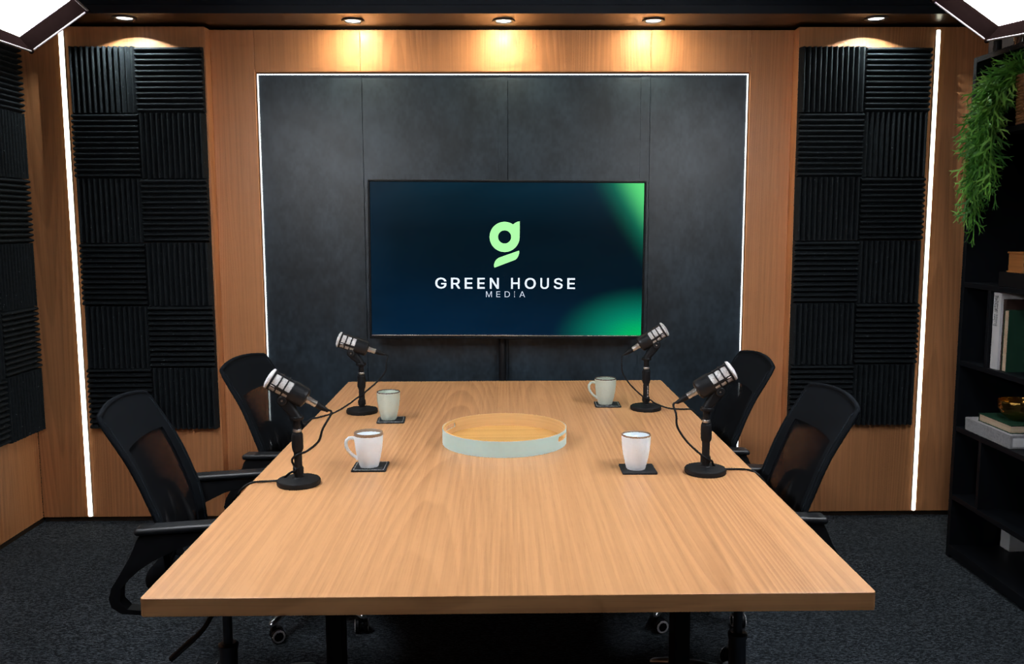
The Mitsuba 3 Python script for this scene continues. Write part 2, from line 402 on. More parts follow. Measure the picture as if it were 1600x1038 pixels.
# ------------------------------------------------------------------ acoustic foam
TS, TSX = 0.305, 0.311
def foam_mesh(vertical):
    """tile in the xz plane, back at y=0, wedges towards -y; 12 ridges"""
    nr = 12
    w = TS / nr
    d0, d1 = 0.018, 0.046
    prof = [(0.0, 0.0)]
    for i in range(nr):
        c = (i + 0.5) * w
        if i == 0: prof.append((0.0, d0))
        prof += [(c - w * 0.20, d1 - 0.004), (c - w * 0.07, d1), (c + w * 0.07, d1), (c + w * 0.20, d1 - 0.004), ((i + 1) * w, d0)]
    prof.append((TS, 0.0))
    pl = Polygon(prof)
    m = extrude(pl, TS)                          # x = across, y = depth, z = along
    g = 0.0012
    m.apply_scale([(TS - g) / TS, 1, (TS - g) / TS])
    m.apply_translation((g / 2, 0, g / 2))
    if vertical:
        M = np.array([[1, 0, 0, 0], [0, -1, 0, 0], [0, 0, 1, 0], [0, 0, 0, 1.0]])
    else:
        M = np.array([[0, 0, 1, 0], [0, -1, 0, 0], [1, 0, 0, 0], [0, 0, 0, 1.0]])
    m.apply_transform(M)
    m.apply_scale([TSX / TS, 1, 1])
    if m.volume < 0: m.invert()
    return mikit.ply(m, FOAM, smooth=30)
FV, FH = foam_mesh(True), foam_mesh(False)
ZT = 2.3136
def foam_block(label, place, cols, first_v=True):
    k = thing('acoustic_foam', label, 'acoustic foam', 'ribbed foam blocks on the walls')
    for r in range(6):
        for c in range(cols):
            v = ((r + c) % 2 == 0) == first_v
            part(k, 'foam_tile', FV if v else FH, None, to_world=place(c * TSX + rng.uniform(-0.001, 0.001), ZT - (r + 1) * TS, rng.uniform(-0.25, 0.25)))
foam_block('black ribbed foam tile block on the back wall, beside the left light strip', lambda u, z, a: T4().translate([-2.0395 + u, -0.0015, z]).rotate([0, 1, 0], a), 2)
foam_block('black ribbed foam tile block on the back wall, between wood step and right light strip', lambda u, z, a: T4().translate([1.4115 + u, -0.0015, z]).rotate([0, 1, 0], a), 2)
foam_block('black ribbed foam tile block on the left side wall, cut by the left edge', lambda u, z, a: T4().translate([XL + 0.0015, -0.315 - u, z]).rotate([0, 0, 1], 90).rotate([0, 1, 0], a), 2, first_v=False)

# ------------------------------------------------------------------ television
k = thing('television', 'wide black framed television showing a green g logo, on a pole behind the table', 'television')
cx, cz, W, H = 0.0125, 1.3115, 1.309, 0.737
TVT = T4().translate([cx, -0.06, cz]).rotate([0, 1, 0], 0.45)
def tv(name, m, mm, smooth=False, parent=None, **kw): return part(parent or k, name, m, mm, smooth, to_world=TVT, **kw)
sc = tv('screen', trimesh.Trimesh([[-W / 2, 0, -H / 2], [W / 2, 0, -H / 2], [W / 2, 0, H / 2], [-W / 2, 0, H / 2]], [[0, 1, 2], [0, 2, 3]], process=False), SCREENM, uv=np.array([[0, 0], [1, 0], [1, 1], [0, 1.0]]))
t = 0.0105
bez = [bx2(-W / 2 - t, W / 2 + t, -0.004, 0.03, H / 2, H / 2 + t, 0.002), bx2(-W / 2 - t, W / 2 + t, -0.004, 0.03, -H / 2 - t - 0.004, -H / 2, 0.002),
       bx2(-W / 2 - t, -W / 2, -0.004, 0.03, -H / 2, H / 2, 0.002), bx2(W / 2, W / 2 + t, -0.004, 0.03, -H / 2, H / 2, 0.002)]
tv('bezel', cat(bez), BEZEL)
tv('back_cover', bx2(-W / 2 + 0.01, W / 2 - 0.01, 0.0045, 0.05, -H / 2 + 0.01, H / 2 - 0.01, 0.01), BEZEL)
tv('edge_strip', bx2(-W / 2, W / 2, -0.0055, -0.0005, -H / 2 - 0.001, -H / 2 + 0.0035, 0.0005), STEEL)
part(k, 'pole', tube([(-0.012, 0.03, 0.02), (-0.012, 0.03, 0.93)], 0.0185, 20), BLACKSATIN)
part(k, 'bracket', bx2(-0.11, 0.09, -0.006, 0.05, 1.05, 1.45, 0.004), BLACK, False)
part(k, 'base_plate', bx2(-0.33, 0.31, -0.21, 0.06, 0.001, 0.012, 0.003), BLACKSATIN, False)
def screen_fn(p, n, uv):
    a = (p.x - cx) / W + 0.5
    b = 0.5 - (p.z - cz) / H
    base = mix((0.0005, 0.0068, 0.0135), (0.0004, 0.0130, 0.0360), smoothstep(0.45, 1.05, b + 0.25 * (0.5 - a)))
    base = mix(base, (0.0022, 0.0185, 0.0340), (1 - smoothstep(0.0, 0.34, b)) * 0.9)
    base = mix(base, (0.0035, 0.016, 0.034), smoothstep(0.15, 0.0, a) * 0.0 + (1 - smoothstep(0.0, 0.12, a)) * 0.4)
    haze = fbm(a * 3.2, b * 7.0 + a * 1.2, 3.0, 3)
    base = base * (0.75 + 0.5 * haze)
    s1 = 0.845 + 0.30 * b + 0.10 * b * b
    g1 = smoothstep(-0.06, 0.135, a - s1)
    col1 = mix((0.004, 0.22, 0.12), (0.105, 0.74, 0.20), smoothstep(0.0, 0.13, a - s1 - 0.02))
    d2 = dr.sqrt(dr.square((1.0 - a) / 0.35) + dr.square((1.02 - b) / 0.36))
    g2 = 1 - smoothstep(0.12, 1.0, d2)
    col2 = mix((0.0, 0.30, 0.17), (0.0, 0.47, 0.115), 1 - smoothstep(0.0, 0.55, d2))
    c = mix(base, col1, g1 * g1 * (3 - 2 * g1) * 0.4 + g1 * 0.6)
    c = mix(c, col2, g2)
    return c * (L_SCREEN * UNIT)
scene[sc]['emitter'] = {'type': 'area', 'radiance': proc(screen_fn)}
PX = W / 429.0                                   # one picture pixel on the screen
def flat(poly, name, c, m, depth=0.0012, parent=sc):
    ms = [extrude(g, depth) for g in getattr(poly, 'geoms', [poly]) if g.geom_type == 'Polygon']
    mm = cat(ms)
    mm.apply_transform(np.array([[1, 0, 0, 0], [0, 0, -1, -0.0002], [0, 1, 0, 0], [0, 0, 0, 1.0]]))
    if mm.volume < 0: mm.invert()
    return part(parent, name, mm, m, False, to_world=TVT, light=c)
GC = V((786.9 - 791.0) * PX, (405.0 - 369.0) * PX)
def arc(c, r, a0, a1, n=16): return [(c[0] + r * math.cos(t), c[1] + r * math.sin(t)) for t in np.linspace(math.radians(a0), math.radians(a1), n)]
ro, ri = 23.8, 10.2
ringp = Point(0, 0).buffer(ro, 48)
stem = Polygon([(10, 0), (13, 19.4)] + [(13 + 10.8 * s, 19.4 + 5.2 * (1 - (1 - s) ** 2)) for s in np.linspace(0.05, 1, 10)] + [(ro, 0)])
gtop = ringp.union(stem).difference(Point(0, 0).buffer(ri, 40))
leaf = Polygon([(22.7, -21.2), (23.3, -22.4), (23.1, -26), (21.8, -30.2), (19.6, -33.6), (16.8, -36.0), (-14.8, -48.1), (-16.2, -48.2), (-16.8, -46.2), (-16.6, -42.5), (-15.0, -38.4), (-12.4, -35.0), (-9.2, -32.6), (-6, -31.4)])
logo = affinity.translate(affinity.scale(gtop, PX, PX, origin=(0, 0)), GC[0], GC[1])
leaf = affinity.translate(affinity.scale(leaf, PX, PX, origin=(0, 0)), GC[0], GC[1])
LG = (0.44, 1.0, 0.41)
flat(logo.union(leaf), 'logo', LG, SCREENM)
def letter(ch, x0, x1, ybase, ytop, bold):
    m = meshkit.text_mesh(ch, 1.0, 0.05, bold)
    b = m.bounds
    X0, X1, Yb, Yt = [(x0 - 791.0) * PX, (x1 - 791.0) * PX, (405.0 - ybase) * PX, (405.0 - ytop) * PX]
    v = m.vertices.copy()
    v[:, 0] = X0 + (v[:, 0] - b[0, 0]) / (b[1, 0] - b[0, 0]) * (X1 - X0)
    v[:, 1] = Yb + (v[:, 1] - b[0, 1]) / (b[1, 1] - b[0, 1]) * (Yt - Yb)
    v[:, 2] = v[:, 2] / 0.05 * 0.0012
    m = trimesh.Trimesh(np.stack([v[:, 0], -v[:, 2] - 0.0002, v[:, 1]], 1), m.faces, process=False)
    if m.volume < 0: m.invert()
    return m
S = 6.1538
def row(txt, spans, yb, yt, bold): return cat([letter(ch, 660 + a / S, 660 + b / S, 330 + yb / S, 330 + yt / S, bold) for ch, (a, b) in zip(txt, spans)])
big1 = row('GREEN', [(107, 217), (260, 350), (393, 470), (517, 590), (637, 727)], 744, 636, True)
big2 = row('HOUSE', [(845, 930), (978, 1087), (1130, 1215), (1262, 1350), (1393, 1470)], 744, 636, True)
small = row('MEDIA', [(600, 660), (702, 740), (784, 835), (875, 884), (928, 982)], 825, 768, False)
for big in (big1, big2): part(sc, 'lettering', big, SCREENM, False, to_world=TVT, light=(0.84, 0.92, 1.0))
part(sc, 'lettering', small, SCREENM, False, to_world=TVT, light=(0.62, 0.70, 0.82))

# ------------------------------------------------------------------ table
TZ = 0.755
TX, TY0, TY1 = 0.7297, -2.6222, -0.2536
k = thing('conference_table', 'long oak laminate table on black metal legs, in the middle of the room', 'table')
TH = 0.038
top = hull = from_m3(m3.Manifold.batch_hull([m3.Manifold.cylinder(TH - 0.002, 0.008, 0.008, 20).translate([sx * (TX - 0.008), y, TZ - TH + 0.001]) for sx in (-1, 1) for y in (TY0 + 0.008, TY1 - 0.008)] +
                     [m3.Manifold.cylinder(TH, 0.0068, 0.0068, 20).translate([sx * (TX - 0.008), y, TZ - TH]) for sx in (-1, 1) for y in (TY0 + 0.008, TY1 - 0.008)]))
part(k, 'tabletop', top, WOOD_TABLE, 20)
for sx in (-1, 1):
    for y in (-2.05, -0.45):
        part(k, 'leg', bx((sx * 0.459, y, 0.35), (0.043, 0.07, 0.66), 0.003), BLACKPOWDER, False)
for sx in (-1, 1):
    for y in (-2.05, -0.45): part(k, 'foot', bx((sx * 0.459, y, 0.010), (0.075, 0.12, 0.018), 0.004), BLACKPOWDER, False)
part(k, 'frame', cat([bx((sx * 0.459, -1.25, 0.697), (0.05, 1.64, 0.036), 0.003) for sx in (-1, 1)] + [bx((0, y, 0.697), (0.84, 0.05, 0.034), 0.003) for y in (-2.05, -0.45)]), BLACKPOWDER, False)

# ------------------------------------------------------------------ chairs
KZ = np.array([0.50, 0.56, 0.62, 0.685, 0.711, 0.75, 0.80, 0.854, 0.914, 0.97])
KX = np.array([-0.100, -0.104, -0.111, -0.124, -0.136, -0.150, -0.170, -0.196, -0.233, -0.266])
def back_point(u, v):
    z = 0.50 + v * 0.470
    x = np.interp(z, KZ, KX)
    # smooth the polyline a little
    x = (np.interp(z - 0.02, KZ, KX, left=-0.100) + x * 2 + np.interp(z + 0.02, KZ, KX, right=-0.279)) / 4
    hw = 0.186 + 0.006 * np.sin(v * PI * 0.9)
    cor = np.clip((v - 0.95) / 0.05, 0, 1) ** 2 * 0.008
    bow = 1 - u * u
    return np.stack([x - 0.020 * bow, u * (hw - cor), z + 0.017 * bow * np.clip(v, 0, 1) ** 3], -1)
def chair_parts():
    out = []
    P = lambda *a, **k: out.append((a, k))
    U, Vv = np.meshgrid(np.linspace(-1, 1, 41), np.linspace(0, 1, 41), indexing='ij')
    G = back_point(U, Vv)
    uc, vc = (U[:-1, :-1] + U[1:, 1:]) / 2, (Vv[:-1, :-1] + Vv[1:, 1:]) / 2
    win = (np.abs(uc) < 0.77) & (vc > 0.12) & (vc < 0.78)
    P('backrest', thick_sheet(G, ~win, 0.011), FABRIC, 40)
    # woven mesh: single strands
    st = []
    lim_u, v0, v1 = 0.79, 0.11, 0.795
    for u in np.linspace(-lim_u, lim_u, 104):
        pth = back_point(np.full(12, u), np.linspace(v0, v1, 12))
        st.append(tube(pth, 0.00112, 4, (1, 0.5)))
    for v in np.linspace(v0, v1, 96):
        pth = back_point(np.linspace(-lim_u, lim_u, 12), np.full(12, v))
        st.append(tube(pth, 0.00112, 4, (1, 0.5)))
    P('backrest__mesh_weave', cat(st), MESHF, False)
    edge = [back_point(np.array([-1.0]), np.array([v]))[0] for v in np.linspace(0, 1, 22)] + [back_point(np.array([u]), np.array([1.0]))[0] for u in np.linspace(-0.97, 0.97, 16)] + [back_point(np.array([1.0]), np.array([v]))[0] for v in np.linspace(1, 0, 22)]
    P('backrest__rim', tube(np.array(edge), 0.0078, 8), FABRIC, 50)
    for s in (-1, 1):
        sti = []
        for v in np.linspace(0.05, 0.95, 60):
            a, b = back_point(np.array([s * 0.935, s * 0.935]), np.array([v, v + 0.008]))
            off = V(0.0065, 0, 0.003)
            sti.append(tube([a + off, b + off], 0.0012, 4))
        P('backrest__stitching', cat(sti), STITCH, False)
    # lumbar bow and spine behind the back
    lum = spline([(-0.10, -0.085, 0.55), (-0.135, -0.085, 0.64), (-0.165, -0.06, 0.71), (-0.185, 0.0, 0.735), (-0.165, 0.06, 0.71), (-0.135, 0.085, 0.64), (-0.10, 0.085, 0.55)], 36)
    P('back_support', cat([tube(lum, 0.012, 8, (1.0, 1.0)), tube(spline([(0.02, 0, 0.45), (-0.10, 0, 0.452), (-0.150, 0, 0.49), (-0.150, 0, 0.56), (-0.150, 0, 0.66), (-0.190, 0, 0.74)], 24), 0.017, 10)]), BLACK, 50)
    # seat
    pts = []
    for (x, y, z, r) in [(-0.130, 0.165, 0.505, 0.045), (-0.11, 0.19, 0.505, 0.042), (0.02, 0.215, 0.505, 0.036), (0.22, 0.215, 0.50, 0.033), (0.305, 0.18, 0.488, 0.030)]:
        for s in (-1, 1): pts.append(m3.Manifold.sphere(r, 20).translate([x, s * y * 0.93, z]))
    P('seat', from_m3(m3.Manifold.batch_hull(pts)), FABRIC, 50)
    P('seat__pan', hull_round((0.06, 0, 0.458), (0.36, 0.44, 0.028), 0.012, 12), BLACK, 40)
    # arms
    pl = Polygon([(0.085, 0.672), (-0.150, 0.668), (-0.157, 0.655), (-0.175, 0.614), (-0.208, 0.558), (-0.228, 0.527), (-0.237, 0.496), (-0.230, 0.472), (-0.205, 0.454), (-0.150, 0.448), (0.06, 0.446),
                  (0.06, 0.459), (-0.150, 0.461), (-0.190, 0.466), (-0.208, 0.488), (-0.205, 0.522), (-0.183, 0.548), (-0.155, 0.573), (-0.120, 0.596), (-0.050, 0.630), (0.028, 0.655)]).buffer(0.003).buffer(-0.003)
    for s in (-1, 1):
        m = extrude(pl, 0.036)
        m.apply_transform(np.array([[1, 0, 0, 0], [0, 0, -1, s * 0.244 + 0.018], [0, 1, 0, 0], [0, 0, 0, 1.0]]))
        if m.volume < 0: m.invert()
        P('arm', m, BLACK, 30)
        pad = hull_round((0, 0, 0), (0.262, 0.056, 0.019), 0.009, 16)
        pad.apply_transform(trimesh.transformations.rotation_matrix(-0.045, [0, 1, 0])); pad.apply_translation((-0.030, s * 0.244, 0.684))
        P('arm_pad', pad, BLACKSATIN, 40)
    # mechanism, lever, column
    P('mechanism', bx((0.0, 0, 0.424), (0.17, 0.12, 0.05), 0.012), BLACK, False)
    lev = spline([(0.03, -0.05, 0.428), (0.022, -0.13, 0.425), (0.006, -0.160, 0.405), (-0.022, -0.172, 0.360), (-0.068, -0.176, 0.318), (-0.112, -0.178, 0.279)], 26)
    P('lever', cat([tube(lev, np.linspace(0.006, 0.009, len(lev)), 8, (1.0, 0.7)), tube(lev[-9:], [0.007] + [0.0115] * 7 + [0.009], 8, (1.0, 0.75))]), BLACK, 40)
    P('gas_lift', lathe([(0, 0.20), (0.0138, 0.20), (0.0138, 0.405), (0, 0.405)], 24), DARKSTEEL, 40)
    P('gas_lift__sleeve', lathe([(0, 0.09), (0.0265, 0.09), (0.0265, 0.212), (0.0255, 0.216), (0.0255, 0.219), (0.030, 0.220), (0.030, 0.231), (0.022, 0.236), (0, 0.236)], 28), DARKSTEEL, 30)
    P('base', lathe([(0, 0.065), (0.046, 0.065), (0.050, 0.075), (0.046, 0.118), (0.036, 0.124), (0, 0.124)], 28), CHROME, 35)
    for i in range(5):
        a = math.radians(BASE_ROT + 72 * i)
        d = V(math.cos(a), math.sin(a), 0); e = V(-math.sin(a), math.cos(a), 0)
        leg = tube([d * 0.03 + V(0, 0, 0.098), d * 0.12 + V(0, 0, 0.096), d * 0.22 + V(0, 0, 0.084), d * 0.268 + V(0, 0, 0.072), d * 0.280 + V(0, 0, 0.068)], [0.021, 0.019, 0.016, 0.014, 0.008], 12, (1.0, 0.75))
        P('base__leg', leg, CHROME, 45)
        c = d * 0.262
        roll = (math.cos(a + 0.9), math.sin(a + 0.9))
        ax = V(roll[0], roll[1], 0); fw = V(-roll[1], roll[0], 0)
        cc = c + fw * 0.012 + V(0, 0, 0.026)
        hood = cat([orient(lathe([(0, -0.006), (0.0235, -0.006), (0.0235, 0.006), (0, 0.006)], 20), cc + V(0, 0, 0.004), ax), tube([c + V(0, 0, 0.03), c + V(0, 0, 0.066)], 0.0075, 10)])
        P('caster', hood, BLACK, 40)
        for s in (-1, 1):
            o = cc + ax * s * 0.0155
            P('caster__wheel', orient(lathe([(0, -0.008), (0.0215, -0.008), (0.0255, -0.005), (0.0255, 0.005), (0.0215, 0.008), (0, 0.008)], 24), o, ax * s), BLACK, 40)
            P('caster__wheel_ring', orient(lathe([(0.0165, 0.0), (0.0165, 0.0012), (0.0225, 0.0012), (0.0235, -0.001), (0.0165, 0.0)], 28), o + ax * s * 0.008, ax * s), WHEELGREY, 30)
    return [(a[0], mikit.ply(a[1], a[2], smooth=a[3])) for a, _ in out]
BASE_ROT = -54.0
CHAIR = chair_parts()
def chair(label, x, y, ang, base):
    k = thing('office_chair', label, 'chair', 'mesh office chairs at the table')
    M = T4().translate([x, y, 0]).rotate([0, 0, 1], ang)
    MB = T4().translate([x, y, 0]).rotate([0, 0, 1], base)      # the star base turns on its own
    last = {}
    for path, d in CHAIR:
        W_ = MB if path.split('__')[0] in ('base', 'caster') else M
        if '__' in path:
            a, b = path.split('__')
            part(last[a], b, d, None, to_world=W_)
        else:
            last[path] = part(k, path, d, None, to_world=W_)
chair('black mesh back office chair at the near left of the table', -0.842, -1.764, 3.5, 20)
chair('black mesh back office chair at the far left of the table, before the charcoal panel', -0.722, -1.055, -9, 11)
chair('black mesh back office chair at the near right of the table', 0.708, -1.725, 181, -12)
chair('black mesh back office chair at the far right of the table, before the light line', 0.686, -1.020, 183, 4)

# ------------------------------------------------------------------ things on the table
def mic(label, base, ring_z, pivot, Fp, Rp, cable, text=False):
    bxx, byy = base
    k = thing('desk_microphone', label, 'microphone', 'microphones on short stands')
    tr = lambda m: (m.apply_translation((bxx, byy, TZ)), m)[1]
    part(k, 'base', tr(lathe([(0, 0.0006), (0.0590, 0.0006), (0.0605, 0.003), (0.0605, 0.0125), (0.0585, 0.0155), (0.052, 0.0175), (0.018, 0.0205), (0.016, 0.023), (0, 0.023)], 56)), BLACKPOWDER, 35)
    rz = ring_z - TZ
    part(k, 'tube', tr(lathe([(0, 0.022), (0.0112, 0.022), (0.0112, rz - 0.03), (0, rz - 0.03)], 24)), BLACKPOWDER, 35)
    part(k, 'sleeve', tr(lathe([(0, rz - 0.060), (0.0135, rz - 0.060), (0.0158, rz - 0.052), (0.0160, rz - 0.014), (0.0142, rz - 0.009), (0.0128, rz - 0.008), (0.0125, rz - 0.004), (0, rz - 0.004)], 28)), BLACK, 30)
    part(k, 'lock_ring', tr(lathe([(0, rz - 0.004), (0.0112, rz - 0.004), (0.0118, rz - 0.002), (0.0118, rz + 0.002), (0.0108, rz + 0.004), (0, rz + 0.004)], 28)), STEEL, 30)
    part(k, 'clip', tr(lathe([(0.0, 0.032), (0.0145, 0.032), (0.0150, 0.036), (0.0150, 0.046), (0.0145, 0.050), (0, 0.050)], 20)), BLACK, 30)
    Fp, Rp, pivot = map(lambda q: np.array(q, float), (Fp, Rp, pivot))
    ax = (Fp - Rp) / np.linalg.norm(Fp - Rp)
    L = 0.118
    C = (Fp + Rp) / 2
    R0 = C - ax * L / 2
    up = np.cross(ax, [0, 1.0, 0]); up *= np.sign(up[2])
    pivot = C - up * 0.034 + ax * (-0.004)
    # swivel: neck, flange, yoke
    fz = V(bxx, byy, ring_z + 0.036)
    neck = [tube([V(bxx, byy, ring_z + 0.003), fz], [0.0098, 0.0105], 16), orient(lathe([(0, -0.005), (0.018, -0.005), (0.0195, -0.002), (0.0195, 0.002), (0.018, 0.005), (0, 0.005)], 24), fz, (0, 0, 1))]
    hull = m3.Manifold.batch_hull([to_m3(orient(lathe([(0, -0.013), (0.0165, -0.013), (0.0175, -0.010), (0.0175, 0.010), (0.0165, 0.013), (0, 0.013)], 24), pivot, (0, 1, 0))),
                                   to_m3(orient(lathe([(0, 0), (0.014, 0), (0.014, 0.004), (0, 0.004)], 16), fz, (0, 0, 1)))])
    part(k, 'swivel', cat(neck + [from_m3(hull)]), BLACK, 35)
    part(k, 'swivel__knob', orient(lathe([(0, 0), (0.0135, 0), (0.0135, 0.006), (0.011, 0.008), (0.005, 0.008), (0.0045, 0.006), (0, 0.006)], 24), pivot + V(0, -0.0125, 0), (0, -1, 0)), BLACKSATIN, 35)
    part(k, 'swivel__screw', orient(lathe([(0, 0), (0.0032, 0), (0.0028, 0.002), (0, 0.0025)], 12), pivot + V(0, -0.0190, 0), (0, -1, 0)), STEEL, 35)
    # body
    RR = 0.0300
    zz = lambda s: s * L / 0.118
    body = lathe([(0, 0.0), (0.016, 0.0), (0.0255, 0.003), (0.0290, 0.007), (0.0298, 0.012), (RR, 0.016), (RR, 0.050), (0.0285, 0.0515), (0, 0.0515)], 56)
    part(k, 'body', orient(body, R0, ax), BLACKSATIN, 30)
    part(k, 'grille', orient(lathe([(0, 0.045), (0.0268, 0.045), (0.0268, 0.112), (0.0255, 0.116), (0, 0.116)], 48), R0, ax), GRILLE, 30)
    part(k, 'end_cap', orient(lathe([(0, 0.112), (0.0300, 0.1125), (0.0306, 0.1145), (0.0304, 0.1170), (0.0280, 0.1200), (0.018, 0.1235), (0, 0.1250)], 48), R0, ax), GRILLE, 40)
    def ringm(s0, s1): return orient(lathe([(0.0262, s0), (0.0292, s0), (RR, s0 + 0.0008), (RR, s1 - 0.0008), (0.0292, s1), (0.0262, s1), (0.0262, s0)], 48), R0, ax)
    for s0, s1 in ((0.0665, 0.0705), (0.0860, 0.0900), (0.1060, 0.1120)): part(k, 'cage_ring', ringm(s0, s1), BLACKSATIN, 30)
    side = np.cross(up, ax)
    if side[1] > 0: side = -side                    # towards the viewer's side
    for q, w in ((-13, 8), (72, 7), (145, 8), (210, 8), (282, 6)):
        th = np.radians(np.linspace(q - w, q + w, 5))
        pts = []
        for s in (0.050, 0.110):
            for r in (0.0262, RR):
                for t in th: pts.append(R0 + ax * s + r * (math.cos(t) * side + math.sin(t) * up))
        part(k, 'cage_bar', trimesh.convex.convex_hull(np.array(pts)), BLACKSATIN, 30)
    tq = math.radians(-13)
    rad = math.cos(tq) * side + math.sin(tq) * up; tan = -math.sin(tq) * side + math.cos(tq) * up
    q = R0 + ax * 0.100 + rad * RR
    pts = [q + ax * a + tan * b + rad * c for a in (-0.0065, 0.0065) for b in (-0.0014, 0.0014) for c in (-0.001, 0.0004)]
    part(k, 'badge', trimesh.convex.convex_hull(np.array(pts)), WHITEPAPER, False, label='small pale badge on the cage')
    # connector
    part(k, 'connector', orient(lathe([(0, 0.002), (0.0102, 0.002), (0.0102, -0.010), (0.0092, -0.011), (0.0095, -0.028), (0.0085, -0.030), (0, -0.030)], 28), R0, ax), STEEL, 30)
    part(k, 'connector__boot', orient(lathe([(0, -0.030), (0.0092, -0.030), (0.0092, -0.036), (0.0080, -0.050), (0.0048, -0.066), (0.0040, -0.068), (0, -0.068)], 24), R0, ax), BLACK, 40)
    end = R0 - ax * 0.066
    pth = spline([end + ax * 0.004, end - ax * 0.012] + cable, 90)
    part(k, 'cable', tube(pth, 0.0031, 8), BLACK, 60)
    if text:                                        # worn white marking on the tube, unreadable
        ms = []
        for (z0, z1, w) in ((0.088, 0.096, 0.0022), (0.083, 0.086, 0.0036), (0.076, 0.081, 0.003), (0.070, 0.073, 0.0022), (0.064, 0.067, 0.0034), (0.052, 0.058, 0.003)):
            ms.append(bx((bxx + 0.0045, byy - 0.0103, TZ + (z0 + z1) / 2), (w, 0.0008, z1 - z0)))
        part(k, 'marking', cat(ms), WHITEPAPER, False, label='small worn white print on the tube')
    return k

def onplane_y(px, py, y): return None
mic('black and silver microphone on round stand, left of the white mug with handle', (-0.5901, -1.8664), 0.911, None, (-0.6587, -1.872, 1.060), (-0.5628, -1.860, 0.9996),
    [V(-0.518, -1.866, 0.915), V(-0.530, -1.868, 0.880), V(-0.562, -1.872, 0.853), V(-0.588, -1.884, 0.845), V(-0.604, -1.878, 0.830), V(-0.603, -1.868, 0.812), V(-0.594, -1.882, 0.800), V(-0.612, -1.872, 0.790), V(-0.645, -1.855, 0.7645), V(-0.685, -1.850, 0.7595), V(-0.725, -1.862, 0.7590), V(-0.752, -1.875, 0.742), V(-0.757, -1.876, 0.715), V(-0.740, -1.872, 0.692), V(-0.66, -1.860, 0.688), V(-0.52, -1.85, 0.694)])
mic('black and silver microphone on round stand, at the far left of the table', (-0.5599, -0.9261), 0.911, None, (-0.6443, -0.930, 1.0448), (-0.5307, -0.922, 1.0043),
    [V(-0.462, -0.926, 0.955), V(-0.468, -0.93, 0.915), V(-0.505, -0.94, 0.872), V(-0.541, -0.943, 0.842), V(-0.556, -0.943, 0.826), V(-0.577, -0.930, 0.815), V(-0.605, -0.95, 0.795), V(-0.655, -0.985, 0.7690), V(-0.705, -1.020, 0.7595), V(-0.735, -1.040, 0.7560), V(-0.752, -1.048, 0.735), V(-0.757, -1.05, 0.714), V(-0.738, -1.05, 0.692), V(-0.66, -1.04, 0.688), V(-0.52, -1.03, 0.694)])
mic('black and silver microphone on round stand, right of the green mug with handle', (0.5524, -0.8981), 0.921, None, (0.6252, -0.904, 1.0779), (0.5197, -0.892, 1.0077),
    [V(0.455, -0.90, 0.950), V(0.458, -0.905, 0.905), V(0.484, -0.91, 0.862), V(0.520, -0.914, 0.825), V(0.548, -0.917, 0.803), V(0.568, -0.905, 0.795), V(0.590, -0.905, 0.780), V(0.640, -0.91, 0.7620), V(0.690, -0.915, 0.7590), V(0.728, -0.92, 0.7585), V(0.750, -0.922, 0.738), V(0.757, -0.922, 0.714), V(0.738, -0.92, 0.692), V(0.66, -0.915, 0.688), V(0.52, -0.91, 0.694)], text=True)
mic('black and silver microphone on round stand, at the near right of the table', (0.583, -1.7802), 0.911, None, (0.6543, -1.786, 1.0639), (0.5502, -1.774, 0.997),
    [V(0.494, -1.78, 0.930), V(0.497, -1.783, 0.895), V(0.522, -1.79, 0.855), V(0.556, -1.796, 0.822), V(0.585, -1.798, 0.800), V(0.600, -1.785, 0.792), V(0.610, -1.775, 0.775), V(0.635, -1.765, 0.762), V(0.680, -1.758, 0.7590), V(0.722, -1.775, 0.7588), V(0.750, -1.79, 0.738), V(0.757, -1.792, 0.714), V(0.738, -1.79, 0.692), V(0.66, -1.785, 0.688), V(0.52, -1.78, 0.694)])

def coaster(label, x, y, stitched, rz=0.0):
    k = thing('coaster', label, 'coaster', 'square coasters under the mugs')
    s = 0.051
    pl = sbox(-s, -s, s, s).buffer(-0.006).buffer(0.006, 6)
    m = extrude(pl, 0.004)
    M = trimesh.transformations.rotation_matrix(rz, [0, 0, 1]); M[:3, 3] = (x, y, TZ + 0.0005)
    m.apply_transform(M)
    part(k, 'pad', m, COASTER, 30)
    if stitched:
        ms = []
        q = s - 0.0062
        n = 22
        for i in range(n):
            c = -q + (i + 0.5) * 2 * q / n
            l = 2 * q / n * 0.72
            for (px, py, sx, sy) in ((c, -q, l, 0.0013), (c, q, l, 0.0013), (-q, c, 0.0013, l), (q, c, 0.0013, l)):
                ms.append(bx((px, py, 0.0046), (sx, sy, 0.0009)))
        m = cat(ms); m.apply_transform(M)
        part(k, 'stitching', m, STITCHWHITE, False, label='white stitched border')
coaster('black square coaster with stitched border, under the near left white mug', -0.4125, -1.700, True)
coaster('black square coaster with stitched border, under the left pale green mug', -0.4290, -1.070, True, 0.05)
coaster('black square coaster with stitched border, under the right pale green mug', 0.4105, -0.812, True, -0.02)
coaster('plain black square coaster under the near right white mug', 0.3890, -1.745, False, 0.0)

